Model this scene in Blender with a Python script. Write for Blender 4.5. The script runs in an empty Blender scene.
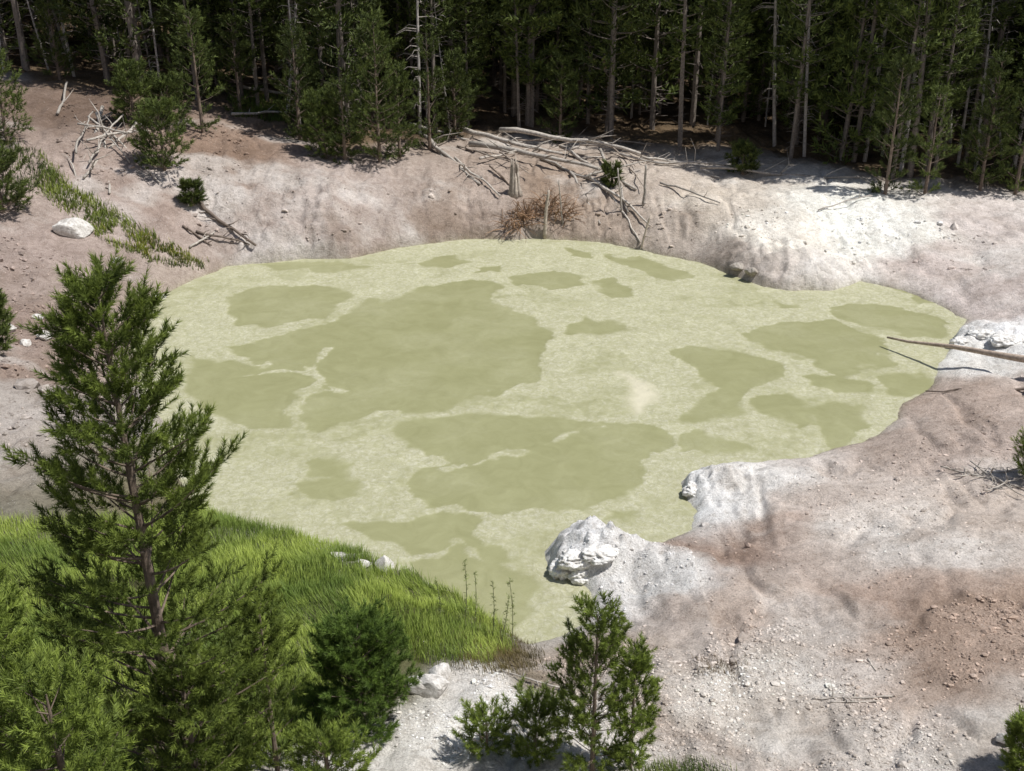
import bpy, math, random, bmesh
import numpy as np
from mathutils import Vector, noise as mnoise
random.seed(7); rng=np.random.default_rng(7)
scene=bpy.context.scene
# ------------------------------------------------------------ survey geometry
CH=14.0; TH=math.radians(24); FP=1100.0
S_,C_=math.sin(TH),math.cos(TH)
def ground0(px,py,z=0.0):
    u=(px-512)/FP; v=(py-385.5)/FP
    t=(CH-z)/(S_+v*C_)
    return (u*t,(C_-v*S_)*t)
def ztop(y,py):
    v=(py-385.5)/FP
    return CH - y*(S_+v*C_)/(C_-v*S_)
# ------------------------------------------------------------ noise
_tab=rng.random((8,256,256))
def vnoise(x,y,s=0):
    x=np.asarray(x,float);y=np.asarray(y,float)
    xi=np.floor(x).astype(int);yi=np.floor(y).astype(int)
    fx=x-xi;fy=y-yi;fx=fx*fx*fx*(fx*(fx*6-15)+10);fy=fy*fy*fy*(fy*(fy*6-15)+10)
    T=_tab[s%8];a=T[xi&255,yi&255];b=T[(xi+1)&255,yi&255];c=T[xi&255,(yi+1)&255];d=T[(xi+1)&255,(yi+1)&255]
    return (a*(1-fx)+b*fx)*(1-fy)+(c*(1-fx)+d*fx)*fy
def fbm(x,y,sc,o=4,s=0):
    x=np.asarray(x,float)/sc+17.3*s;y=np.asarray(y,float)/sc+9.1*s
    r=0;a=.5;t=0
    for i in range(o):
        r=r+a*(vnoise(x,y,s+i)-.5)*2;t+=a;a*=.5
        x,y=(x*.8-y*.6)*2.03+5,(x*.6+y*.8)*2.03+3
    return r/t
def sdf(x,y,poly):
    x=np.asarray(x,float);y=np.asarray(y,float)
    P=np.asarray(poly,float);d=np.full(x.shape,1e9);ins=np.zeros(x.shape,bool)
    for i in range(len(P)):
        ax,ay=P[i];bx,by=P[(i+1)%len(P)]
        ex,ey=bx-ax,by-ay
        t=np.clip(((x-ax)*ex+(y-ay)*ey)/(ex*ex+ey*ey+1e-12),0,1)
        d=np.minimum(d,(x-ax-t*ex)**2+(y-ay-t*ey)**2)
        c=((ay>y)!=(by>y))&(x<(bx-ax)*(y-ay)/((by-ay) if by!=ay else 1e-9)+ax)
        ins^=c
    d=np.sqrt(d);return np.where(ins,-d,d)
def sstep(a,b,x):
    t=np.clip((x-a)/(b-a),0,1);return t*t*(3-2*t)
pool_px=[(540,239),(600,242),(650,252),(700,263),(735,276),(765,287),(790,291),(830,292),(862,283),(900,290),(935,303),(965,320),(952,338),(942,360),(935,385),(905,405),(885,425),(862,443),(820,455),(760,463),(705,470),(682,482),(692,500),(702,512),(692,530),(660,541),(632,543),(600,530),(565,533),(548,552),(550,572),(585,588),(592,605),(585,622),(560,636),(530,642),(505,630),(480,610),(440,594),(400,580),(372,565),(335,553),(300,540),(262,528),(220,518),(190,495),(172,470),(162,440),(154,412),(143,385),(136,350),(136,322),(156,298),(190,283),(225,266),(300,260),(350,258),(400,248),(470,239)]
POOL=[ground0(*p) for p in pool_px]
G=[(-4,57,2.2),(2,56,2.0),(10,55,1.8),(18,52,1.5),(26,46,1.5),(-10,54,3.0),(-16,50,4.0),(-22,46,5.2),(0,70,2.6),(20,70,2.2),(-20,66,6),(0,100,4),(40,100,4),(-40,100,9),
(-17,41,1.9),(-20,37,3.2),(-16.5,32,1.4),(-14.5,36,.7),(-13.5,31,.6),(-20,29,4.0),(-14.5,26,1.4),(-11,22,1.2),(-9,20,1.2),(-5,18,1.2),(-8,14,2.6),(-4,14,2.3),(0,15,1.6),
(3,17,1.0),(3,13,2.0),(8,13,2.2),(7,17,1.4),(12,18,1.6),(10,22,1.2),(16,26,1.6),(20,32,1.1),(19,36,.8),(24,40,1.1),(13,27,0.9),(30,30,2),(22,22,2.2)]
LIP=[(570,556,.28,.8),(592,550,.28,.8),(618,556,.24,.8),(645,590,-.22,.55),(665,570,.10,.6),(705,488,.24,.9),(735,485,.15,.9),(970,335,.25,1.1),(740,268,.25,1.3),(790,280,.2,1.6),(835,278,.2,1.4),(530,238,.3,4),(300,255,.3,3.5),(190,430,.2,3),(400,570,.25,2),(1005,340,.3,1.2)]
LIPW=[(ground0(a,b,.2),h,r) for a,b,h,r in LIP]
def height(x,y):
    x=np.asarray(x,float);y=np.asarray(y,float)
    d=sdf(x,y,POOL)+fbm(x,y,1.6,5,1)*.26
    sw=np.full(x.shape,1e-9);sh=np.full(x.shape,2e-9)
    for gx,gy,gz in G:
        sg=5.0 if gy<62 else 14
        w=np.exp(-((x-gx)**2+(y-gy)**2)/(2*sg*sg)); sw=sw+w; sh=sh+w*gz
    far=3e-5; g=(sh+far*3)/(sw+far)
    W=np.where((x>4)&(y<36),3.6,2.9)
    dp=np.maximum(d,0)
    lip=0
    for (lx,ly),h,r in LIPW: lip=lip+h*np.exp(-((x-lx)**2+(y-ly)**2)/(r*r))
    rug=fbm(x,y,.45,4,3)
    bil=np.abs(fbm(x,y,.5,3,7))
    h=g*(1-np.exp(-dp/W))+lip*sstep(0,.2,d)*(1.2+.5*rug-1.2*bil)
    m=sstep(0,1.5,d)
    h=h+m*(fbm(x,y,4,4,2)*.28+fbm(x,y,.9,4,4)*.09)+sstep(0,.3,d)*(.05+.03*rug)
    h=h-m*sstep(.22,.0,np.abs(fbm(x*1.3,y*.6,2.2,4,6)))*.13
    h=np.where(d<0,np.maximum(d*1.4,-.7),h)
    e=np.maximum(0,11.8-y); h=h+np.where(y<11.8,e*.86*np.minimum(1,e/2.5),0)*np.exp(-np.maximum(0,-y)/200)
    h=h+np.clip(y-75,0,250)*.05
    h=h+np.clip(np.abs(x)-60,0,200)*.03
    return h
def locate(px,py):
    u=(px-512)/FP; v=(py-385.5)/FP
    t=np.linspace(8,190,5200)
    x=u*t;y=(C_-v*S_)*t;z=CH-(S_+v*C_)*t
    k=(y>8)
    hh=height(x,y)
    w=np.where((z<=hh)&k)[0]
    i=w[0] if len(w) else -1
    return Vector((x[i],y[i],max(hh[i],0)))
def hz(x,y): return float(height(np.array([x]),np.array([y]))[0])
def lin(c):
    c=np.asarray(c,float)/255.;return np.where(c<.04045,c/12.92,((c+.055)/1.055)**2.4)
# ------------------------------------------------------------ mesh helpers
def tri_mesh(name,V,F,mats,col=None,mi=None,smooth=False,link=True):
    V=np.asarray(V,np.float32);F=np.asarray(F,np.int32)
    me=bpy.data.meshes.new(name)
    n=F.shape[1]
    me.vertices.add(len(V));me.vertices.foreach_set('co',V.ravel())
    me.loops.add(F.size);me.loops.foreach_set('vertex_index',F.ravel())
    me.polygons.add(len(F));me.polygons.foreach_set('loop_start',np.arange(len(F),dtype=np.int32)*n)
    if mi is not None: me.polygons.foreach_set('material_index',np.asarray(mi,np.int32))
    me.polygons.foreach_set('use_smooth',np.full(len(F),smooth))
    for m in mats: me.materials.append(m)
    me.update(calc_edges=True);
    if col is not None:
        a=me.color_attributes.new('Col','FLOAT_COLOR','POINT')
        c=np.ones((len(V),4),np.float32);c[:,:3]=col;a.data.foreach_set('color',c.ravel())
    if not link: return me
    ob=bpy.data.objects.new(name,me);scene.collection.objects.link(ob);return ob
class Geo:
    def __init__(s): s.V=[];s.F=[];s.C=[];s.M=[];s.n=0
    def add(s,V,F,C,m=0):
        V=np.asarray(V,float);F=np.asarray(F,int)
        s.V.append(V);s.F.append(F+s.n);s.C.append(np.broadcast_to(np.asarray(C,float),V.shape).copy());s.M.append(np.full(len(F),m));s.n+=len(V)
    def tube(s,pts,rad,sides=6,col=(1,1,1),m=0):
        P=np.asarray(pts,float);k=len(P);V=[]
        T=np.gradient(P,axis=0);T/=np.linalg.norm(T,axis=1)[:,None]+1e-9
        ref=np.array([0,0,1.]) if abs(T[0][2])<.9 else np.array([1.,0,0])
        A=np.cross(T,ref);A/=np.linalg.norm(A,axis=1)[:,None]+1e-9;B=np.cross(T,A)
        an=np.arange(sides)/sides*2*math.pi
        r=np.asarray(rad,float)
        V=P[:,None,:]+r[:,None,None]*(np.cos(an)[None,:,None]*A[:,None,:]+np.sin(an)[None,:,None]*B[:,None,:])
        V=V.reshape(-1,3);F=[]
        for i in range(k-1):
            for j in range(sides):
                a=i*sides+j;b=i*sides+(j+1)%sides;c=a+sides;d=b+sides
                F+=[(a,b,d),(a,d,c)]
        for j in range(1,sides-1): F.append((0,j+1,j));F.append(((k-1)*sides,(k-1)*sides+j,(k-1)*sides+j+1))
        s.add(V,F,col,m)
    def build(s,name,mats,smooth=False,link=True):
        return tri_mesh(name,np.concatenate(s.V),np.concatenate(s.F),mats,np.concatenate(s.C),np.concatenate(s.M),smooth,link)
def norm(a): return a/(np.linalg.norm(a,axis=-1,keepdims=True)+1e-9)
def shoots(g,P,D,L,k,nl,nw,c0,c1,m,r):
    """bottle-brush shoots of needles"""
    P=np.asarray(P,float);D=norm(np.asarray(D,float));L=np.asarray(L,float);n=len(P)
    ref=norm(r.normal(size=(n,3)));A=norm(np.cross(D,ref));B=np.cross(D,A)
    s=r.random((n,k))**.8;ph=r.random((n,k))*2*math.pi
    a=np.radians(62-34*s+r.normal(size=(n,k))*7)
    rad=np.cos(ph)[...,None]*A[:,None]+np.sin(ph)[...,None]*B[:,None]
    nd=D[:,None]*np.cos(a)[...,None]+rad*np.sin(a)[...,None]
    base=P[:,None]+D[:,None]*(s*L[:,None])[...,None]
    ln=nl*(.7+.5*r.random((n,k)))[...,None]
    side=norm(np.cross(nd,norm(r.normal(size=(n,k,3)))))*nw*.5
    v=np.stack([base-side,base+side,base+nd*ln],2).reshape(-1,3)
    F=np.arange(n*k*3).reshape(-1,3)
    br=r.random((n,1,1))*.6+s[...,None]*.4  # random tone per shoot, plus lit tips painted lighter than the shaded interior
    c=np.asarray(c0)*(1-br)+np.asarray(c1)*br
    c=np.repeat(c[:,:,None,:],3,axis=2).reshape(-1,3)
    g.add(v,F,c,m)
# ------------------------------------------------------------ materials
def mat(name):
    m=bpy.data.materials.new(name);m.use_nodes=True;nt=m.node_tree
    return m,nt,nt.nodes['Principled BSDF']
def N(nt,t,**k):
    n=nt.nodes.new(t)
    for a,b in k.items():
        if a in n.inputs: n.inputs[a].default_value=b
        else: setattr(n,a,b)
    return n
def ramp(nt,pts):
    n=nt.nodes.new('ShaderNodeValToRGB');e=n.color_ramp.elements
    while len(e)<len(pts): e.new(.5)
    for q,(p,c) in zip(e,pts): q.position=p;q.color=(*c,1) if len(c)==3 else c
    return n
def mixc(nt,a,b,f,mode='MIX'):
    n=nt.nodes.new('ShaderNodeMix');n.data_type='RGBA';n.blend_type=mode
    for sock,v in ((n.inputs[6],a),(n.inputs[7],b),(n.inputs[0],f)):
        if hasattr(v,'is_linked') or hasattr(v,'links'): nt.links.new(v,sock)
        else: sock.default_value=v if not isinstance(v,tuple) else (*v,1)
    return n.outputs[2]
def foliage_mat(name,trans=.25,rough=.55):
    m,nt,b=mat(name);at=N(nt,'ShaderNodeAttribute',attribute_name='Col')
    oi=N(nt,'ShaderNodeObjectInfo');hs=N(nt,'ShaderNodeHueSaturation')
    mr=N(nt,'ShaderNodeMapRange');mr.inputs['To Min'].default_value=.75;mr.inputs['To Max'].default_value=1.35
    nt.links.new(oi.outputs['Random'],mr.inputs['Value']);nt.links.new(mr.outputs[0],hs.inputs['Value'])
    nt.links.new(at.outputs['Color'],hs.inputs['Color'])
    nt.links.new(hs.outputs[0],b.inputs['Base Color']);b.inputs['Roughness'].default_value=rough
    b.inputs['Specular IOR Level'].default_value=.25
    if trans>0:
        tr=N(nt,'ShaderNodeBsdfTranslucent');nt.links.new(hs.outputs[0],tr.inputs['Color'])
        mx=N(nt,'ShaderNodeMixShader');mx.inputs[0].default_value=trans
        nt.links.new(b.outputs[0],mx.inputs[1]);nt.links.new(tr.outputs[0],mx.inputs[2])
        nt.links.new(mx.outputs[0],nt.nodes['Material Output'].inputs['Surface'])
    return m
M_needle=foliage_mat('pine_needles',.28)
M_fneedle=foliage_mat('forest_needles',0,.7)
M_grass=foliage_mat('grass_blades',.35)
def wood_mat(name):
    m,nt,b=mat(name);at=N(nt,'ShaderNodeAttribute',attribute_name='Col')
    tc=N(nt,'ShaderNodeTexCoord');no=N(nt,'ShaderNodeTexNoise',Scale=9.0,Detail=6.0,Roughness=.7)
    nt.links.new(tc.outputs['Object'],no.inputs['Vector'])
    r=ramp(nt,[(.3,(.45,.42,.4)),(.7,(1.15,1.12,1.1))]);nt.links.new(no.outputs[0],r.inputs[0])
    o=mixc(nt,at.outputs['Color'],r.outputs[0],1.0,'MULTIPLY');nt.links.new(o,b.inputs['Base Color'])
    b.inputs['Roughness'].default_value=.9
    bp=N(nt,'ShaderNodeBump',Strength=.5,Distance=.03);nt.links.new(no.outputs[0],bp.inputs['Height']);nt.links.new(bp.outputs[0],b.inputs['Normal'])
    return m
M_wood=wood_mat('weathered_wood')
# ground
def ground_mat():
    m,nt,b=mat('mineral_ground');L=nt.links.new
    at=N(nt,'ShaderNodeAttribute',attribute_name='Col')
    geo=N(nt,'ShaderNodeNewGeometry')
    def noise(sc,d=6,r=.6):
        n=N(nt,'ShaderNodeTexNoise',Scale=sc,Detail=float(d),Roughness=r);L(geo.outputs['Position'],n.inputs['Vector']);return n
    n1=noise(.7,8,.65);n2=noise(5,8,.7);n3=noise(26,5,.75)
    r1=ramp(nt,[(.3,(.78,.75,.72)),(.5,(1,1,1)),(.66,(1.20,1.21,1.22))]);L(n1.outputs[0],r1.inputs[0])
    r2=ramp(nt,[(.32,(.72,.69,.66)),(.5,(1,1,1)),(.68,(1.2,1.2,1.2))]);L(n2.outputs[0],r2.inputs[0])
    r3=ramp(nt,[(.34,(.62,.61,.60)),(.5,(1,1,1)),(.66,(1.3,1.3,1.3))]);L(n3.outputs[0],r3.inputs[0])
    c=mixc(nt,at.outputs['Color'],r1.outputs[0],.9,'MULTIPLY')
    c=mixc(nt,c,r2.outputs[0],.85,'MULTIPLY');c=mixc(nt,c,r3.outputs[0],.85,'MULTIPLY')
    vo=N(nt,'ShaderNodeTexVoronoi',Scale=11.0);L(geo.outputs['Position'],vo.inputs['Vector'])
    rv=ramp(nt,[(.10,(1,1,1)),(.2,(0,0,0))]);L(vo.outputs['Distance'],rv.inputs[0])
    n4=noise(.9,3);r4=ramp(nt,[(.5,(0,0,0)),(.68,(.8,.8,.8))]);L(n4.outputs[0],r4.inputs[0])
    f=mixc(nt,rv.outputs[0],r4.outputs[0],1.0,'MULTIPLY')
    c=mixc(nt,c,(.68,.65,.62),f)
    L(c,b.inputs['Base Color']);b.inputs['Roughness'].default_value=.95;b.inputs['Specular IOR Level'].default_value=.15
    b1=N(nt,'ShaderNodeBump',Strength=1.0,Distance=.12);L(n2.outputs[0],b1.inputs['Height'])
    b2=N(nt,'ShaderNodeBump',Strength=.9,Distance=.03);L(n3.outputs[0],b2.inputs['Height']);L(b1.outputs[0],b2.inputs['Normal'])
    L(b2.outputs[0],b.inputs['Normal']);return m
M_ground=ground_mat()
# ------------------------------------------------------------ terrain
def cat(*a): return np.concatenate(a)
def geomspace(a,b,n): return a+(b-a)*(np.linspace(0,1,n)**2.6)
xs=cat(-geomspace(30,900,34)[::-1],np.arange(-29.8,-13,.16),np.arange(-13,1,.08),np.arange(1,7,.05),np.arange(7,15,.08),np.arange(15,30,.15),geomspace(30.1,900,34))
ys=cat(-geomspace(1,500,24)[::-1],np.arange(-.5,10,.35),np.arange(10,20,.065),np.arange(20,28,.05),np.arange(28,52,.105),np.arange(52,72,.25),geomspace(72.2,1200,60))
X,Y=np.meshgrid(xs,ys);X=X.ravel();Y=Y.ravel();Z=height(X,Y)
nx,ny=len(xs),len(ys)
idx=np.arange(nx*ny).reshape(ny,nx)
F=np.stack([idx[:-1,:-1],idx[:-1,1:],idx[1:,1:],idx[1:,:-1]],-1).reshape(-1,4)
tree_px=[(-60,60),(0,75),(60,88),(120,98),(180,106),(230,112),(270,128),(330,150),(400,152),(480,138),(560,138),(640,148),(720,158),(800,164),(880,182),(960,183),(1024,190),(1090,200)]
TL=[locate(*p) for p in tree_px];TLx=np.array([p.x for p in TL]);TLy=np.array([p.y for p in TL])
o=np.argsort(TLx);TLx=TLx[o];TLy=TLy[o]
CP=[(50,260,168,150,140),(30,330,158,138,126),(20,400,184,174,165),(60,380,158,137,123),(100,110,124,104,90),(150,200,170,150,138),(120,215,174,157,147),(230,150,146,122,104),(300,210,190,177,168),(240,220,178,163,153),(400,220,180,166,156),(350,190,182,166,156),(340,235,168,152,140),(480,200,178,161,148),(450,228,160,142,127),(560,200,160,139,120),(600,220,176,159,143),(650,190,198,184,170),(700,200,216,204,188),(660,235,186,172,158),
(780,230,242,235,222),(850,225,254,250,238),(900,240,252,246,236),(780,268,206,195,185),(720,258,178,166,155),(930,260,210,195,187),(1000,230,212,200,193),(820,275,220,212,202),(1000,300,208,194,187),(985,335,253,252,249),(965,350,248,246,240),(960,400,196,176,162),(900,430,192,174,161),(1000,440,195,177,165),
(740,480,236,232,226),(700,486,252,250,246),(810,490,210,195,183),(780,520,184,162,147),(720,550,172,148,132),(880,520,222,211,200),(650,600,192,176,164),(660,575,224,221,217),(575,558,254,254,251),(605,550,254,254,251),(630,560,240,238,234),(750,600,198,179,164),(900,600,188,165,149),(1000,520,210,195,182),(1000,620,184,160,142),(940,640,180,156,138),(800,680,222,214,204),(900,690,198,176,159),(700,660,207,195,185),(700,730,182,166,152),(850,750,188,173,159),(980,740,208,199,189),(740,700,230,223,213),
(500,700,242,238,230),(450,740,242,238,230),(560,730,234,228,219),(480,680,226,219,210),(600,650,188,171,155),(530,655,120,105,80),(400,620,85,92,45),(300,580,80,95,45),(100,600,70,70,40),(300,700,90,88,55),(200,740,100,92,70),(180,500,120,112,84),(195,430,200,192,182),(180,300,182,166,153),(110,300,170,152,140),(380,550,215,208,198),(450,605,115,112,75),(400,660,105,105,65)]
def base_color(X,Y,Zh=None):
    wx=X+fbm(X,Y,2.0,5,5)*1.2;wy=Y+fbm(X,Y,2.0,5,2)*1.4
    sw=np.zeros(X.shape);sc=np.zeros(X.shape+(3,))
    for (p,c) in CPW:
        w=1/((wx-p[0])**2+(wy-p[1])**2+.2)**1.9
        sw+=w;sc+=w[...,None]*c
    c=sc/sw[...,None]
    s=sstep(.05,.45,fbm(X*.8,Y*1.2,2.6,5,7))[...,None]*.40*(c[...,:1]>.22)
    c=c*(1-s)+np.array([.74,.715,.675])*s
    lum=c.mean(-1,keepdims=True);gm=(c[...,:1]>=c[...,1:2])*.12;c=c*(1-gm)+lum*gm
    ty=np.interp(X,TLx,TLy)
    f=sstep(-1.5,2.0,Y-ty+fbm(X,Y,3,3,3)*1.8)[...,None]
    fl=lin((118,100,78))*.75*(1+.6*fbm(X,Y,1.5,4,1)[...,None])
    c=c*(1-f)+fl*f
    return c
CPW=[]
for a,b,r,g_,bl in CP:
    p=locate(a,b);CPW.append(((p.x,p.y),np.minimum(lin((r,g_,bl))*.90,.84)))
COL=base_color(X,Y)
damp=np.exp(-np.maximum(Z,0)/.2)[:,None]*.25*np.clip(.5+fbm(X,Y,1.5,3,2),0,1)[:,None]*(COL[:,:1]<.62)
COL=COL*(1-damp)+COL*np.array([.45,.44,.40])*damp
wl=np.exp(-np.maximum(Z,0)/.05)[:,None]*.5
COL=COL*(1-wl)+np.array(lin((184,179,145)))*.75*wl
ob=tri_mesh('ground',np.stack([X,Y,Z],1),F,[M_ground],COL,smooth=True)
# ------------------------------------------------------------ pool
patch=[
[(223,298),(260,285),(300,280),(345,284),(352,291),(335,305),(318,322),(290,325),(262,321),(240,323),(228,310)],
[(352,299),(400,288),(450,280),(512,284),(500,298),(520,315),(550,335),(553,355),(535,375),(500,392),(450,400),(400,410),(360,425),(310,432),(290,426),(310,405),(328,395),(322,383),(295,370),(250,358),(240,345),(290,335),(338,322)],
[(185,352),(240,357),(290,368),(318,386),(300,400),(270,425),(232,425),(215,398),(190,380)],
[(518,275),(545,270),(572,276),(575,285),(550,290),(522,287)],
[(560,328),(585,322),(620,325),(628,332),(600,339),(570,337)],
[(410,425),(445,412),(500,405),(560,410),(590,418),(640,425),(674,440),(672,455),(640,480),(600,500),(560,515),(500,518),(460,510),(435,490),(428,475),(450,462),(430,450),(412,440)],
[(678,440),(710,436),(748,443),(750,452),(720,460),(690,457),(676,450)],
[(668,350),(690,345),(715,348),(745,350),(775,368),(780,380),(755,395),(740,415),(720,430),(690,428),(680,420),(700,400),(718,385),(705,365),(680,360)],
[(765,400),(800,395),(825,405),(820,418),(790,428),(765,422)],
[(752,335),(800,325),(850,325),(890,340),(880,365),(850,375),(810,362),(780,350)],
[(805,375),(840,372),(865,380),(860,392),(825,393)],
[(810,415),(850,405),(868,420),(862,440),(830,450),(812,435)],
[(838,308),(890,303),(925,308),(952,318),(947,335),(910,340),(880,328),(850,320)],
[(350,525),(400,510),(440,508),(480,525),(520,550),(547,578),(545,605),(520,622),(490,610),(450,590),(410,575),(385,545)],
[(290,485),(330,472),(370,478),(370,495),(340,508),(300,503)],[(295,462),(320,458),(345,462),(340,475),(305,475)],
[(580,282),(605,278),(625,300),(605,305),(590,295)],[(600,255),(640,258),(690,275),(675,282),(630,270)],
[(885,285),(920,292),(935,300),(905,300)],[(255,265),(340,262),(385,266),(330,273),(280,273)],[(410,262),(450,258),(470,262),(440,268)],
[(870,378),(905,370),(935,385),(900,402),(880,398)],[(560,250),(585,250),(590,256),(565,257)],[(470,266),(500,263),(500,270),(475,271)],[(590,518),(612,516),(612,528),(595,530)],[(775,297),(800,296),(800,303),(778,303)]]
pw=[[ground0(*p) for p in q] for q in patch]
px_,py_=np.arange(-17,19,.06),np.arange(17,50,.06)
PX,PY=np.meshgrid(px_,py_);PX=PX.ravel();PY=PY.ravel()
wxp=PX+fbm(PX,PY,2.2,6,1)*.9;wyp=PY+fbm(PX,PY,2.2,6,4)*1.15
D=np.full(PX.shape,50.)
for q in pw: D=np.minimum(D,sdf(wxp,wyp,q))
veins=[[(440,472),(520,450),(600,425)],[(330,352),(300,380),(345,395)],[(245,372),(300,378),(330,395)],[(400,560),(470,540),(520,560)]]
for v in veins:
    v=[ground0(*p) for p in v]
    for a,b in zip(v[:-1],v[1:]):
        t=np.clip(((wxp-a[0])*(b[0]-a[0])+(wyp-a[1])*(b[1]-a[1]))/((b[0]-a[0])**2+(b[1]-a[1])**2),0,1)
        dd=np.hypot(wxp-a[0]-t*(b[0]-a[0]),wyp-a[1]-t*(b[1]-a[1]))
        D=np.maximum(D,.06+.22*fbm(PX,PY,.8,4,3)-dd)
soft=.04+.18*sstep(.1,.45,fbm(PX,PY,2.5,3,2))
D2=D+fbm(PX,PY,.45,5,3)*.20
dark=sstep(1,-1,D2/soft)*np.clip(.95+.25*fbm(PX,PY,1.6,5,0),0,1)
lt=sdf(wxp,wyp,[ground0(*p) for p in [(622,372),(650,385),(636,398),(628,408),(620,395)]])
lw=sstep(.3,-.3,lt)
sub=sstep(.08,.45,fbm(PX,PY*1.3,2.0,6,5))*.38*(1-dark)
speck=sstep(.16,.32,fbm(PX,PY,.24,3,6)+.3*fbm(PX,PY,2.0,3,1))*.28*(1-dark)
mask=np.clip(dark+sub+speck,0,1)
pz=fbm(PX,PY,.7,3,2)*.004+(1-np.clip(dark,0,1))*(.012+.014*fbm(PX,PY,.18,3,4))
pidx=np.arange(len(PX)).reshape(len(py_),len(px_))
PF=np.stack([pidx[:-1,:-1],pidx[:-1,1:],pidx[1:,1:],pidx[1:,:-1]],-1).reshape(-1,4)
dd=sdf(PX,PY,POOL);keep=(dd[PF]<.75).all(1);PF=PF[keep]
used=np.unique(PF);rm=-np.ones(len(PX),int);rm[used]=np.arange(len(used));PF=rm[PF]
pc=np.stack([mask,lw,np.exp(-np.abs(dd)/.5)],1)[used]
m,nt,b=mat('sulphur_mud_water');L=nt.links.new
at=N(nt,'ShaderNodeAttribute',attribute_name='Col');sp=N(nt,'ShaderNodeSeparateColor');L(at.outputs['Color'],sp.inputs[0])
geo=N(nt,'ShaderNodeNewGeometry')
n1=N(nt,'ShaderNodeTexNoise',Scale=7.0,Detail=10.0,Roughness=.8,Distortion=.6);L(geo.outputs['Position'],n1.inputs['Vector'])
n2=N(nt,'ShaderNodeTexNoise',Scale=1.3,Detail=10.0,Roughness=.68,Distortion=1.0);L(geo.outputs['Position'],n2.inputs['Vector'])
k=.63
rf=ramp(nt,[(.34,tuple(lin((196,195,152))*k)),(.48,tuple(lin((214,212,174))*k)),(.62,tuple(lin((236,234,206))*k))]);L(n1.outputs[0],rf.inputs[0])
rd=ramp(nt,[(.3,tuple(lin((170,170,124))*k)),(.7,tuple(lin((187,187,141))*k))]);L(n2.outputs[0],rd.inputs[0])
rs=ramp(nt,[(.35,(.92,.92,.90)),(.5,(1,1,1)),(.64,(1.10,1.10,1.12))]);L(n2.outputs[0],rs.inputs[0])
cf=mixc(nt,rf.outputs[0],rs.outputs[0],1.0,'MULTIPLY')
c=mixc(nt,cf,rd.outputs[0],sp.outputs[0])
c=mixc(nt,c,tuple(lin((240,234,206))*.68),sp.outputs[1])
L(c,b.inputs['Base Color'])
rr=N(nt,'ShaderNodeMapRange');rr.inputs['To Min'].default_value=.8;rr.inputs['To Max'].default_value=.4
L(sp.outputs[0],rr.inputs['Value']);L(rr.outputs[0],b.inputs['Roughness']);b.inputs['Specular IOR Level'].default_value=.3
mm=N(nt,'ShaderNodeMath',operation='MULTIPLY_ADD');L(sp.outputs[0],mm.inputs[0]);mm.inputs[1].default_value=-.8;mm.inputs[2].default_value=1.0
bp=N(nt,'ShaderNodeBump',Distance=.05);L(n1.outputs[0],bp.inputs['Height']);L(mm.outputs[0],bp.inputs['Strength']);L(bp.outputs[0],b.inputs['Normal'])
tri_mesh('sulphur_pool_water',np.stack([PX,PY,pz],1)[used],PF,[m],pc,smooth=True)
# ------------------------------------------------------------ pines
def pine(g,H,r0,R,crown,whorl,nbr,ntw,nsh,k,nl,nw,sl,c0,c1,r,up=.45,open_=.15,bark=(.24,.19,.15),lean=0,prof=None,sides=8):
    nseg=14
    zz=np.linspace(0,H,nseg);jx=np.cumsum(r.normal(size=nseg)*.006*H/7);jy=np.cumsum(r.normal(size=nseg)*.006*H/7)
    jx-=jx[0];jy-=jy[0];jx=jx+lean*zz
    pts=np.stack([jx,jy,zz],1)
    g.tube(pts,r0*(1-zz/H)**.8+.008,sides,bark,0)
    Ps=[];Ds=[];Ls=[]
    z=crown*H
    while z<H*.985:
        t=(z/H-crown)/(1-crown)
        rad=R*(prof(t) if prof else min(1,(t+.12)/.3)*(1-t)**.75)+.10
        a0=r.random()*6.28
        for i in range(nbr):
            if r.random()<open_: continue
            L_=rad*(.6+.5*r.random())
            a=a0+i*6.283/nbr+r.normal()*.25
            zb=z+r.normal()*whorl*.25
            if zb>H: zb=H*.97
            bx=np.interp(zb,zz,jx);by=np.interp(zb,zz,jy)
            el=up*(.3+1.1*t)
            d=np.array([math.cos(a),math.sin(a),el+r.normal()*.1])
            s=np.linspace(0,1,6)[:,None]
            bend=np.array([0,0,1.])*(s**2)*L_*.28
            side=np.array([-math.sin(a),math.cos(a),0])*(s**2)*L_*r.normal()*.15
            bp_=np.array([bx,by,zb])+d*s*L_+bend+side
            g.tube(bp_,np.linspace(r0*.28*(1-t*.6),.006,6),4,np.array(bark)*.9,0)
            tip=norm(bp_[-1]-bp_[-2])
            Ps.append(bp_[-1]);Ds.append(tip+[0,0,.3]);Ls.append(sl*1.2)
            nt_=max(2,int(ntw*min(1,.35+L_/max(R,.01)*.8)))
            for q in range(nt_):
                sq=.25+.75*(q+r.random())/nt_
                p=np.array([np.interp(sq,s[:,0],bp_[:,j]) for j in range(3)])
                sg=1 if q%2 else -1
                aa=a+sg*(.5+.5*r.random())
                td=np.array([math.cos(aa),math.sin(aa),el+.35+r.normal()*.25])
                tl=L_*.36*(1.15-sq)+sl*.5
                for w in range(nsh):
                    f=(w+.4+.5*r.random())/nsh
                    Ps.append(p+td*tl*f+r.normal(size=3)*.02);Ds.append(td+r.normal(size=3)*.35+np.array([0,0,.35]));Ls.append(sl*(.7+.5*r.random()))
        z+=whorl*(.8+.4*r.random())*(1-.35*t)
    Ps.append(pts[-1]);Ds.append([0,0,1]);Ls.append(sl*1.4)
    shoots(g,Ps,Ds,Ls,k,nl,nw,c0,c1,1,r)
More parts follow.
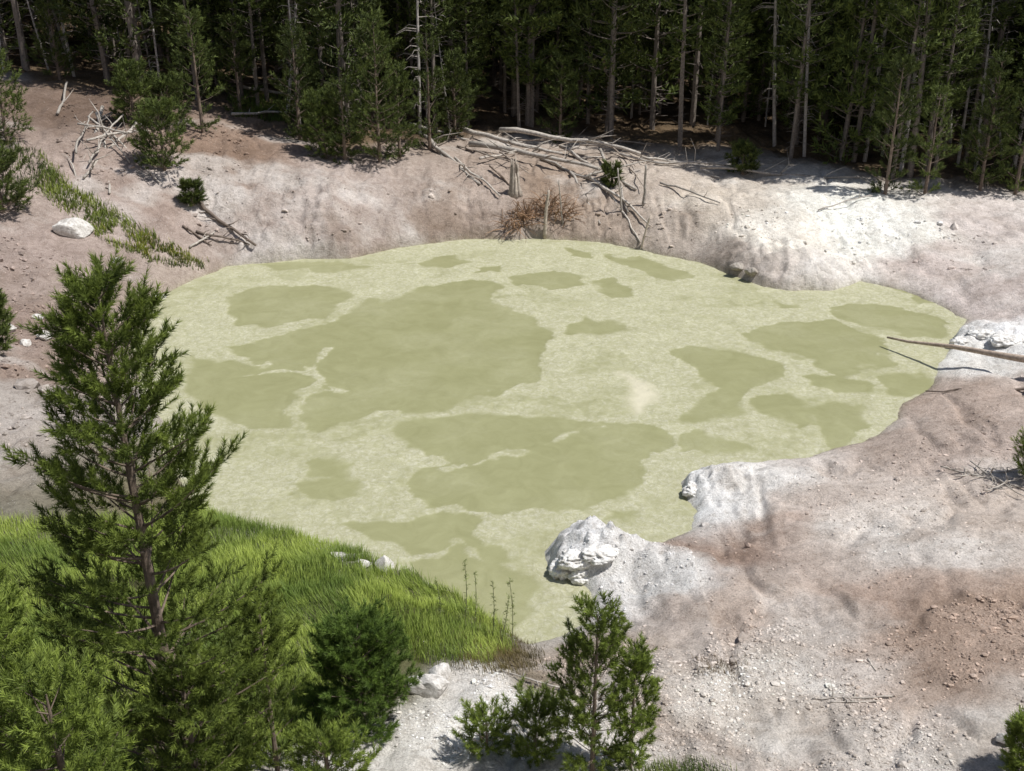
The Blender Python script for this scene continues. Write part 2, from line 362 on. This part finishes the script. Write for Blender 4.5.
YG0=(.035,.058,.014);YG1=(.26,.33,.065)
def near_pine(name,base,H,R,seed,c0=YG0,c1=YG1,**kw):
    r=np.random.default_rng(seed);g=Geo()
    a=dict(crown=.05,whorl=.30,nbr=6,ntw=8,nsh=3,k=42,nl=.085,nw=.010,sl=.17,r0=.085)
    mt=kw.pop('mat',M_needle);a.update(kw)
    pine(g,H,a['r0'],R,a['crown'],a['whorl'],a['nbr'],a['ntw'],a['nsh'],a['k'],a['nl'],a['nw'],a['sl'],c0,c1,r,up=a.get('up',.5),open_=a.get('open_',.12),lean=a.get('lean',0),prof=a.get('prof'))
    ob=g.build(name,[M_wood,mt]);ob.location=(base[0],base[1],base[2]-.05)
    return ob
bx,by=-4.75,12.3
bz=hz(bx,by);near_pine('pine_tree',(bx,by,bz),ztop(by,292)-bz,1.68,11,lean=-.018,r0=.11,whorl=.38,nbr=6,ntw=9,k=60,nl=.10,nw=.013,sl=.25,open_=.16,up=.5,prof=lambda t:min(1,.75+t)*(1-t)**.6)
def pine_at(name,px,pyb,pyt,wpx,seed,**kw):
    p=locate(px,pyb);H=ztop(p.y,pyt)-p.z
    dep=p.y*C_+(CH-p.z)*S_
    return near_pine(name,p,max(H,.4),wpx/2/FP*dep*.85,seed,**kw)
pine_at('pine_tree',592,775,614,110,21,whorl=.27,nbr=6,ntw=5,crown=.04,r0=.035,sl=.16,open_=.25,up=.6,nw=.012)
pine_at('pine_tree',630,768,655,55,22,whorl=.24,nbr=5,ntw=4,crown=.05,r0=.025,sl=.15,up=.7,nw=.012)
pine_at('pine_sapling',487,752,720,60,23,whorl=.14,nbr=6,ntw=4,crown=.05,r0=.02,sl=.14,up=.8)
pine_at('pine_sapling',535,758,710,80,26,whorl=.15,nbr=6,ntw=5,crown=.05,r0=.02,sl=.14,up=.8)
pine_at('pine_tree',278,775,602,75,24,whorl=.26,nbr=4,ntw=5,crown=.1,r0=.035,sl=.15,open_=.3)
pine_at('pine_tree',362,728,636,105,25,whorl=.14,nbr=8,ntw=7,crown=.04,r0=.03,sl=.13,open_=.05,c0=(.03,.06,.015),c1=(.17,.25,.05),prof=lambda t:(1-t*t)**.5)
pine_at('pine_sapling',1035,480,425,50,27,whorl=.22,nbr=6,ntw=5,crown=.05,r0=.04,sl=.2)
pine_at('pine_sapling',1022,775,728,40,28,whorl=.2,nbr=6,ntw=5,crown=.05,r0=.03)
for i,(px,pb,pt,w) in enumerate([(30,860,585,180),(205,830,665,130),(0,770,610,120),(330,800,740,90),(90,900,690,180)]):
    pine_at('pine_tree',px,pb,pt,w,40+i,whorl=.3,nbr=6,ntw=6,crown=.05,r0=.06,sl=.2,nw=.012)
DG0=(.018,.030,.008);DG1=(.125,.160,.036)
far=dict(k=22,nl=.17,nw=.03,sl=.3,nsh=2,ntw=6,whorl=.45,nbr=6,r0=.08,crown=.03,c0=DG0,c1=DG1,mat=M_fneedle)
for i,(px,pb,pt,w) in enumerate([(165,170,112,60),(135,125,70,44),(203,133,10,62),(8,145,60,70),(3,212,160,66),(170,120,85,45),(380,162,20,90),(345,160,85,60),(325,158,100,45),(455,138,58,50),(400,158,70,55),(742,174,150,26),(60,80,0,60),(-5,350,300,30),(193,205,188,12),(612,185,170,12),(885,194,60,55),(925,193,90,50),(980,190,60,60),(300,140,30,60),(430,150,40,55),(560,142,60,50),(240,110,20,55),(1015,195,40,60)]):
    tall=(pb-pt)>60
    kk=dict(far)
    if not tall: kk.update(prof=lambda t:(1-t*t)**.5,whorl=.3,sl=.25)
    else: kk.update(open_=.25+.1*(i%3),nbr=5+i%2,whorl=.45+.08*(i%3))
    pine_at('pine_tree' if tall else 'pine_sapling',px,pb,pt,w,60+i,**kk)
protos=[]
for i in range(7):
    r=np.random.default_rng(100+i);g=Geo()
    H=[17,15,19,12,16,18,9][i];cr=[.16,.08,.3,.04,.12,.36,.03][i]
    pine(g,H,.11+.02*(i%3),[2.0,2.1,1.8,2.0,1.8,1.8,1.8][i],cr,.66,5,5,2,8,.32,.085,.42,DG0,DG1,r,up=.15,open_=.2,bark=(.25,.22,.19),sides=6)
    for q in range(22):
        z=r.random()*cr*H+.6;a=r.random()*6.28;l=.3+r.random()*.8
        g.tube([(0,0,z),(math.cos(a)*l,math.sin(a)*l,z+r.normal()*.15)],[.018,.006],3,(.26,.23,.2),0)
    protos.append(g.build('forest_pine_mesh',[M_wood,M_fneedle],link=False))
deadp=[]
for i in range(3):
    r=np.random.default_rng(200+i);g=Geo();H=[13,16,10][i]
    zz=np.linspace(0,H,8);g.tube(np.stack([np.sin(zz*.3+i)*.1,zz*0,zz],1),np.linspace(.085,.02,8),6,(.5,.48,.45),0)
    for q in range(60):
        z=H*(.1+.85*r.random());a=r.random()*6.28;l=.25+r.random()*.9
        g.tube([(0,0,z),(math.cos(a)*l*.6,math.sin(a)*l*.6,z+.05),(math.cos(a)*l,math.sin(a)*l,z-.1)],[.02,.014,.005],3,(.45,.42,.39),0)
    deadp.append(g.build('dead_trunk_mesh',[M_wood],link=False))
forest=bpy.data.objects.new('pine_forest',None);scene.collection.objects.link(forest)
cnt=0
yy=48.0
while yy<135:
    st=1.75+max(0,(yy-60))*.03
    xx=-12-yy*.52
    while xx<12+yy*.52:
        x=xx+random.uniform(-.8,.8)*st;y=yy+random.uniform(-.8,.8)*st
        ty=float(np.interp(x,TLx,TLy))
        if y>ty+.8 and random.random()<.86:
            dead=random.random()<(.32 if y<ty+8 else .15)
            me=random.choice(deadp if dead else protos)
            ob=bpy.data.objects.new('dead_trunk' if dead else 'forest_pine',me);scene.collection.objects.link(ob);ob.parent=forest
            s=random.uniform(.6,1.25);ob.location=(x,y,hz(x,y)-.1);ob.scale=(s,s,s*random.uniform(.9,1.15))
            ob.rotation_euler=(random.gauss(0,.02)*(3 if dead else 1),random.gauss(0,.025)*(3.5 if dead else 1),random.uniform(0,6.28));cnt+=1
        xx+=st
    yy+=st
# ------------------------------------------------------------ dead wood
GR=(.56,.53,.48);DK=(.22,.18,.15);BR=(.28,.18,.11);PL=(.62,.56,.48)
def wlog(g,a,b,r0,r1,la=.1,lb=.1,col=GR,n=9,wob=.03,r=rng,tw=0):
    A=np.array(locate(*a)) if len(a)==2 else np.array(a);B=np.array(locate(*b)) if len(b)==2 else np.array(b)
    A=A+[0,0,la];B=B+[0,0,lb];s=np.linspace(0,1,n)[:,None];L_=np.linalg.norm(B-A)
    w=np.cumsum(r.normal(size=(n,3)),0);w=w-w[0]-s*(w[-1]-w[0])
    P=A+(B-A)*s+w*L_*wob*.35
    g.tube(P,np.linspace(r0,r1,n),7,np.array(col)*(.7+.4*r.random()),0)
    for i in range(tw):
        f=.15+.8*r.random();p=P[int(f*(n-1))];d=norm(norm(B-A)*.6+r.normal(size=3)*.7);d[2]=abs(d[2])*.8
        l=L_*(.1+.18*r.random());q=p+d*l*.5+r.normal(size=3)*.03*l
        g.tube([p,q,p+d*l+r.normal(size=3)*.15*l],[r1*.5+.008,r1*.35+.006,.004],4,np.array(col)*(.8+.3*r.random()),0)
def wobj(name,specs,**kw):
    g=Geo()
    for s in specs: wlog(g,*s[:2],**dict(kw,**s[2]))
    return g.build(name,[M_wood],smooth=True)
wobj('fallen_log',[((883,366),(1075,386),dict(r0=.035,r1=.14,la=.35,lb=.5,tw=0,wob=.012,col=(.46,.38,.31)))])
wobj('fallen_log',[((925,394),(1060,390),dict(r0=.02,r1=.06,la=.1,lb=.15,tw=1,col=(.36,.3,.25)))])
rp=np.random.default_rng(3)
pile=[((425,143),(480,186),dict(r0=.11,r1=.06,la=.35,lb=.1,tw=5)),((437,152),(474,180),dict(r0=.07,r1=.03,la=.1,tw=3)),((410,128),(500,150),dict(r0=.10,r1=.05,la=.2,tw=4)),
((463,137),(562,160),dict(r0=.14,r1=.07,la=.4,lb=.3,tw=5)),((470,150),(600,176),dict(r0=.16,r1=.07,la=.3,lb=.3,tw=6)),((500,140),(640,162),dict(r0=.14,r1=.07,la=.5,lb=.4,tw=6)),
((560,152),(636,192),dict(r0=.10,r1=.05,la=.3,tw=5)),((585,182),(645,172),dict(r0=.07,r1=.03,la=.2,lb=.5,tw=4)),((540,160),(600,185),dict(r0=.08,r1=.04,tw=4)),((600,158),(628,215),dict(r0=.08,r1=.04,la=.4,tw=3)),((480,165),(530,150),dict(r0=.07,r1=.03,la=.3,tw=3)),((590,180),(650,228),dict(r0=.08,r1=.04,tw=3)),((640,160),(700,166),dict(r0=.08,r1=.03,tw=3)),((655,165),(760,170),dict(r0=.07,r1=.03,tw=3)),((620,158),(720,180),dict(r0=.06,r1=.03,la=.2,tw=3)),((700,172),(860,180),dict(r0=.08,r1=.04,la=.2,tw=4)),((660,185),(720,205),dict(r0=.05,r1=.03,la=.1,tw=2)),((455,160),(500,198),dict(r0=.07,r1=.04,la=.1,tw=3)),((570,175),(600,226),dict(r0=.07,r1=.04,la=.15,tw=3)),((605,190),(640,245),dict(r0=.06,r1=.03,la=.15,tw=2)),((490,170),(540,232),dict(r0=.06,r1=.03,la=.2,tw=3,col=(.4,.33,.27)))]
for i in range(12):
    x0=rp.uniform(440,640);y0=rp.uniform(140,170);a=rp.normal()*.6;l=rp.uniform(25,75)
    pile.append(((x0,y0),(x0+l*math.cos(a),min(198,max(136,y0+8+l*.5*math.sin(a)))),dict(r0=.045,r1=.02,la=rp.uniform(0,.6),lb=rp.uniform(0,.5),tw=2,col=(.4,.35,.3))))
wobj('driftwood_pile',pile,)
def post(g,px,pb,pt,r0,r1,col,dx=0):
    p=locate(px,pb);z=ztop(p.y,pt);dep=p.y*C_+(CH-p.z)*S_
    wlog(g,tuple(p),(p.x+dx/FP*dep,p.y,z),r0,r1,-.1,0,col,tw=2,wob=.02)
g=Geo()
post(g,641,247,215,.05,.04,PL,8);post(g,643,206,165,.07,.05,GR,1);post(g,622,212,168,.05,.03,GR,-6);post(g,545,238,190,.10,.05,PL,3);post(g,563,225,180,.04,.02,GR,-5)
g.build('dead_posts',[M_wood],smooth=True)
g=Geo();p=locate(515,194)
for q in range(9):
    a=q/9*6.28;c=np.array([math.cos(a),math.sin(a),0])*.2;h=.5+1.3*abs(math.sin(q*2.3))
    g.tube([np.array(p)+c*1.5+[0,0,-.2],np.array(p)+c+[0,0,.2],np.array(p)+c*.85+[0,0,h*.75],np.array(p)+c*.8+[0,0,h]],[.13,.10,.06,.008],6,np.array(PL)*random.uniform(.6,1.0),0)
g.build('tree_stump',[M_wood],smooth=True)
g=Geo();r=np.random.default_rng(5)
for cx,cy,n in [(525,218,130),(562,216,70),(548,205,60),(515,226,50)]:
    p=np.array(locate(cx,cy))
    for i in range(n):
        d=norm(r.normal(size=3)*[1,.7,.8]+[0,-.1,.7]);l=.3+r.random()*.9
        q=p+r.normal(size=3)*[.3,.25,.1]
        g.tube([q,q+d*l*.5,q+d*l*.9+[0,0,-.1],q+d*l+[r.normal()*.15,0,-.3]],[.02,.016,.010,.004],4,np.array(BR)*r.uniform(.6,1.7),0)
g.build('uprooted_root_mass',[M_wood])
wobj('dead_snag',[((72,192),(104,118),dict(r0=.05,r1=.09,tw=6,lb=.5)),((84,180),(140,130),dict(r0=.05,r1=.08,tw=7,lb=.5)),((110,196),(98,122),dict(r0=.05,r1=.08,tw=5,lb=.4)),((88,150),(150,140),dict(r0=.06,r1=.05,tw=6,la=.4,lb=.4)),((90,128),(160,185),dict(r0=.05,r1=.03,tw=5,la=.5)),((78,165),(95,125),dict(r0=.05,r1=.03,tw=5,la=.5,lb=.6)),((105,140),(130,165),dict(r0=.04,r1=.03,tw=5,la=.5)),((80,140),(130,150),dict(r0=.05,r1=.04,tw=6,la=.7,lb=.7)),((90,170),(125,128),dict(r0=.04,r1=.04,tw=6,la=.3,lb=.6)),((58,116),(68,88),dict(r0=.07,r1=.05,tw=1,lb=.3))])
wobj('fallen_log',[((200,206),(256,248),dict(r0=.09,r1=.05,la=.2,tw=5,col=DK)),((196,234),(250,247),dict(r0=.06,r1=.03,tw=4,col=DK)),((183,228),(212,248),dict(r0=.05,r1=.03,tw=3,col=DK)),((190,250),(215,235),dict(r0=.05,r1=.03,tw=3,col=GR))])
wobj('fallen_branch',[((818,212),(872,198),dict(r0=.03,r1=.02,la=.08,tw=2))])
wobj('fallen_branch',[((812,700),(892,698),dict(r0=.012,r1=.02,la=.02,lb=.03,tw=3)),((830,704),(880,703),dict(r0=.01,r1=.015,la=.02,lb=.02,tw=1)),((868,660),(876,672),dict(r0=.02,r1=.01,la=.02,lb=.02))])
wobj('dry_branches',[((940,470),(1030,492),dict(r0=.02,r1=.02,tw=8)),((955,480),(1024,470),dict(r0=.02,r1=.02,tw=8)),((970,465),(1024,500),dict(r0=.02,r1=.015,tw=8)),((985,495),(1030,478),dict(r0=.02,r1=.015,tw=8))])
wobj('fallen_log',[((240,92),(330,108),dict(r0=.09,r1=.06,la=.3,lb=.3,tw=3,col=PL)),((232,118),(300,112),dict(r0=.07,r1=.05,la=.2,tw=3))])
wobj('fallen_branch',[((500,672),(560,690),dict(r0=.012,r1=.02,la=.03,lb=.05,tw=3))])
# ------------------------------------------------------------ rocks
mr_,nt,b=mat('pale_rock');L=nt.links.new
at=N(nt,'ShaderNodeAttribute',attribute_name='Col');geo=N(nt,'ShaderNodeNewGeometry')
n1=N(nt,'ShaderNodeTexNoise',Scale=7.0,Detail=8.0,Roughness=.7);L(geo.outputs['Position'],n1.inputs['Vector'])
r_=ramp(nt,[(.35,(.6,.57,.54)),(.6,(1.1,1.1,1.1))]);L(n1.outputs[0],r_.inputs[0])
L(mixc(nt,at.outputs['Color'],r_.outputs[0],1.0,'MULTIPLY'),b.inputs['Base Color']);b.inputs['Roughness'].default_value=.9
bp=N(nt,'ShaderNodeBump',Strength=.8,Distance=.05);L(n1.outputs[0],bp.inputs['Height']);L(bp.outputs[0],b.inputs['Normal'])
def rock(name,px,py,sx,sy,sz,seed,col=(.55,.53,.5),crust=False):
    bm=bmesh.new();bmesh.ops.create_icosphere(bm,subdivisions=5 if crust else 4,radius=1)
    for v in bm.verts:
        c=v.co.copy();o=Vector((seed*3.1,seed,0))
        k=1+.3*mnoise.noise(c*1.1+o)+.15*mnoise.noise(c*2.7+o)+.06*mnoise.noise(c*7+o)
        if crust: k+=.22*(.5-abs(mnoise.noise(c*2.4+o))*1.6)+.07*mnoise.noise(c*6+o)+.04*mnoise.noise(c*14+o)-.1
        q=c*k
        if not crust:
            for ax in range(6):
                nvec=Vector((math.sin(seed+ax*2),math.cos(seed*2+ax*1.3),math.sin(ax*1.7+seed)*.8)).normalized()
                dd=q.dot(nvec)-.72
                if dd>0: q-=nvec*dd*.85
        v.co=Vector((q.x*sx,q.y*sy,q.z*sz))
    me=bpy.data.meshes.new(name);bm.to_mesh(me);bm.free();me.materials.append(mr_)
    if crust: me.polygons.foreach_set('use_smooth',[True]*len(me.polygons))
    a=me.color_attributes.new('Col','FLOAT_COLOR','POINT')
    a.data.foreach_set('color',np.tile(np.array([*col,1],np.float32),len(me.vertices)))
    ob=bpy.data.objects.new(name,me);scene.collection.objects.link(ob);p=locate(px,py)
    if crust: p.z=max(0.02,hz(p.x,p.y))
    ob.location=p+Vector((0,0,sz*(-.2 if crust else .25)));ob.rotation_euler[2]=seed if not crust else .3*math.sin(seed)
for i,a in enumerate([(75,232,.8,.6,.45),(45,338,.3,.25,.18),(428,690,.42,.28,.26),(440,678,.25,.2,.2),(385,568,.24,.2,.2),(340,560,.25,.2,.15),(362,566,.2,.15,.12),(10,330,.25,.2,.15),(1005,742,.16,.13,.1),(205,68,.3,.3,.2),(25,345,.2,.2,.15),(38,318,.22,.2,.12),(160,300,.3,.2,.12),(118,262,.25,.2,.12)]):
    rock('boulder',*a,seed=i+1,col=(.64,.62,.59))
for i,a in enumerate([(562,570,.30,.28,.26),(576,558,.4,.35,.22),(600,552,.45,.34,.16),(580,577,.3,.22,.2),(692,490,.25,.3,.18),(962,342,.4,.35,.2),(984,336,.5,.4,.22),(1008,340,.6,.4,.2)]):
    rock('mineral_crust',*a,seed=i+31,col=(.80,.795,.77),crust=True)
for i,a in enumerate([(738,268,.45,.25,.16),(752,273,.35,.25,.2)]):
    rock('shore_rock',*a,seed=i+51,col=(.36,.33,.29))
# gravel
def scatter_in(poly,n,r):
    P=[tuple(locate(*p))[:2] for p in poly];P=np.array(P)
    x=r.uniform(P[:,0].min(),P[:,0].max(),n);y=r.uniform(P[:,1].min(),P[:,1].max(),n)
    k=sdf(x,y,P)<0;return x[k],y[k],-sdf(x[k],y[k],P)
r=np.random.default_rng(9)
bm=bmesh.new();bmesh.ops.create_icosphere(bm,subdivisions=1,radius=1);bm.verts.ensure_lookup_table()
iv=np.array([v.co[:] for v in bm.verts]);ifc=np.array([[v.index for v in f.verts] for f in bm.faces]);bm.free()
gx=[];gy=[];gs=[]
for poly,n,s in [([(380,690),(600,650),(1020,600),(1100,800),(380,800)],20000,.015),([(560,560),(700,520),(1000,400),(1060,560),(1060,700),(620,680)],8000,.017),([(-20,230),(170,300),(200,440),(-20,470)],2600,.045),([(250,180),(500,190),(1000,230),(1000,270),(700,250),(300,255)],1500,.045),([(60,100),(250,120),(250,250),(60,200)],900,.05)]:
    x,y,_=scatter_in(poly,n,r);k=fbm(x,y,1.5,3,3)>-.15+.5*(r.random(len(x))-.5);x=x[k];y=y[k]
    gx.append(x);gy.append(y);gs.append(s*np.exp(r.normal(size=len(x))*.5))
gx=cat(*gx);gy=cat(*gy);gs=cat(*gs);k=sdf(gx,gy,POOL)>.25;gx,gy,gs=gx[k],gy[k],gs[k];gz=height(gx,gy)
n=len(gx);sc=gs[:,None,None]*(.6+.8*r.random((n,12,1)))*np.array([1,1,.65])*(.7+.6*r.random((n,1,3)))
GV=(iv[None]*sc+np.stack([gx,gy,gz+gs*.2],1)[:,None]).reshape(-1,3);GF=(ifc[None]+np.arange(n)[:,None,None]*12).reshape(-1,3)
gc=(base_color(gx,gy)*(.7+.7*r.random((n,1))));gc=np.minimum(gc,.8);gc=np.repeat(gc,12,0)
tri_mesh('gravel',GV,GF,[mr_],gc)
# ------------------------------------------------------------ grass
def grass(name,poly,n,hl,w,c0,c1,r,thr=-.4,tipc=None,edge=.4,hole=None):
    x,y,d=scatter_in(poly,n,r)
    k=(sdf(x,y,POOL)>.08)&(fbm(x,y,.9,3,4)>thr-.3*r.random(len(x)))&(r.random(len(x))<np.clip(d/edge,.08,1));x,y=x[k],y[k];n=len(x);z=height(x,y)
    hh=hl*(.55+.7*r.random(n))*(1+.45*fbm(x,y,1.1,3,2))
    a=r.random(n)*6.28;dr=np.stack([np.cos(a),np.sin(a),np.zeros(n)],1);sd=np.stack([-np.sin(a),np.cos(a),np.zeros(n)],1)*w*.5
    ln=(.1+.6*r.random(n))[:,None]*hh[:,None]
    la=fbm(x,y,1.4,3,1)*3
    lean=np.stack([-.15+.25*np.sin(la),.1+.2*np.cos(la),np.zeros(n)],1)*hh[:,None]
    B=np.stack([x,y,z-.02],1);up=np.array([0,0,1.])*hh[:,None]
    mid=B+up*.55+dr*ln*.35+lean*.4;tip=B+up+dr*ln+lean
    V=np.stack([B-sd,B+sd,mid+sd*.8,mid-sd*.8,tip],1).reshape(-1,3)
    f=np.array([[0,1,2],[0,2,3],[3,2,4]]);F_=(f[None]+np.arange(n)[:,None,None]*5).reshape(-1,3)
    q=np.clip(.5+.8*fbm(x,y,.8,3,5)+.4*(r.random(n)-.5),0,1)[:,None]
    c=np.array(c0)*(1-q)+np.array(c1)*q
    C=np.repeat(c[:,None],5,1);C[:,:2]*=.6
    if tipc is not None: C[:,4]=tipc
    return tri_mesh(name,V,F_,[M_grass],C.reshape(-1,3))
r=np.random.default_rng(12)
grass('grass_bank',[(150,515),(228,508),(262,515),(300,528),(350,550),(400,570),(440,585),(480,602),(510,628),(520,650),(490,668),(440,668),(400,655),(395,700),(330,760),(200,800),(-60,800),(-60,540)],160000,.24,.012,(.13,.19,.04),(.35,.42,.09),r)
grass('dry_grass_fringe',[(440,640),(500,620),(545,645),(550,672),(500,682),(440,680)],6000,.16,.01,(.12,.10,.04),(.25,.2,.08),r)
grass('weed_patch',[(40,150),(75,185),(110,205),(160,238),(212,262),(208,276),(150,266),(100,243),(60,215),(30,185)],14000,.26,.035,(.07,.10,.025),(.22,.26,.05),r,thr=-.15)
grass('yellow_wildflowers',[(95,228),(160,240),(212,262),(208,274),(150,264),(105,243)],1800,.32,.03,(.12,.15,.03),(.2,.22,.04),r,thr=-.1,tipc=(.6,.5,.03))
grass('weed_patch',[(225,85),(320,105),(310,125),(230,118)],6000,.3,.035,(.06,.10,.02),(.2,.26,.05),r,thr=-.1)
grass('dry_tufts',[(690,655),(750,655),(750,680),(690,680)],1200,.1,.01,(.16,.12,.07),(.25,.2,.12),r)
grass('weed_patch',[(600,765),(700,755),(740,771),(760,800),(600,800)],5000,.12,.012,(.07,.10,.025),(.2,.24,.06),r,thr=0)
grass('weed_patch',[(-30,215),(60,180),(40,150),(-30,120)],5000,.25,.03,(.05,.08,.02),(.16,.2,.05),r,thr=0)
for i,(px,pb,pt) in enumerate([(465,626,560),(474,630,572),(492,640,582),(500,645,595),(512,648,580),(440,620,580)]):
    g=Geo();p=np.array(locate(px,pb));zt=ztop(p[1],pt);rr_=np.random.default_rng(i)
    H=zt-p[2];s=np.linspace(0,1,7)[:,None];P=p+np.array([.08*rr_.normal(),0,H])*s+np.sin(s*3)*[.04,0,0]
    g.tube(P,np.linspace(.009,.005,7),4,(.26,.28,.14),0)
    n=30;f=.2+.8*rr_.random(n);B=np.stack([np.interp(f,s[:,0],P[:,j]) for j in range(3)],1)
    shoots(g,B,rr_.normal(size=(n,3))+[0,0,.8],np.full(n,.05),5,.07,.013,(.16,.2,.06),(.36,.4,.18),1,rr_)
    g.build('weed_stalk',[M_wood,M_grass])
# ------------------------------------------------------------ light, camera
sd=Vector((.62,-.10,0)).normalized();EL=math.radians(62)
sv=Vector((sd.x*math.cos(EL),sd.y*math.cos(EL),math.sin(EL)))
li=bpy.data.lights.new('sun','SUN');li.energy=4.9;li.angle=math.radians(.5);li.color=(1,.97,.925)
lo=bpy.data.objects.new('sun',li);scene.collection.objects.link(lo);lo.rotation_euler=sv.to_track_quat('Z','Y').to_euler()
w=bpy.data.worlds.new('World');scene.world=w;w.use_nodes=True;nt=w.node_tree
sk=nt.nodes.new('ShaderNodeTexSky');sk.sky_type='NISHITA';sk.sun_disc=False;sk.sun_elevation=EL;sk.sun_rotation=math.atan2(sv.x,sv.y)
nt.links.new(sk.outputs[0],nt.nodes['Background'].inputs[0]);nt.nodes['Background'].inputs[1].default_value=.08
cam=bpy.data.cameras.new('camera');co=bpy.data.objects.new('camera',cam);scene.collection.objects.link(co)
cam.sensor_width=36;cam.lens=FP/1024*36;cam.clip_end=4000;co.location=(0,0,CH);co.rotation_euler=(math.pi/2-TH,0,0)
scene.camera=co
scene.view_settings.view_transform='Standard';scene.view_settings.look='None';scene.view_settings.exposure=0
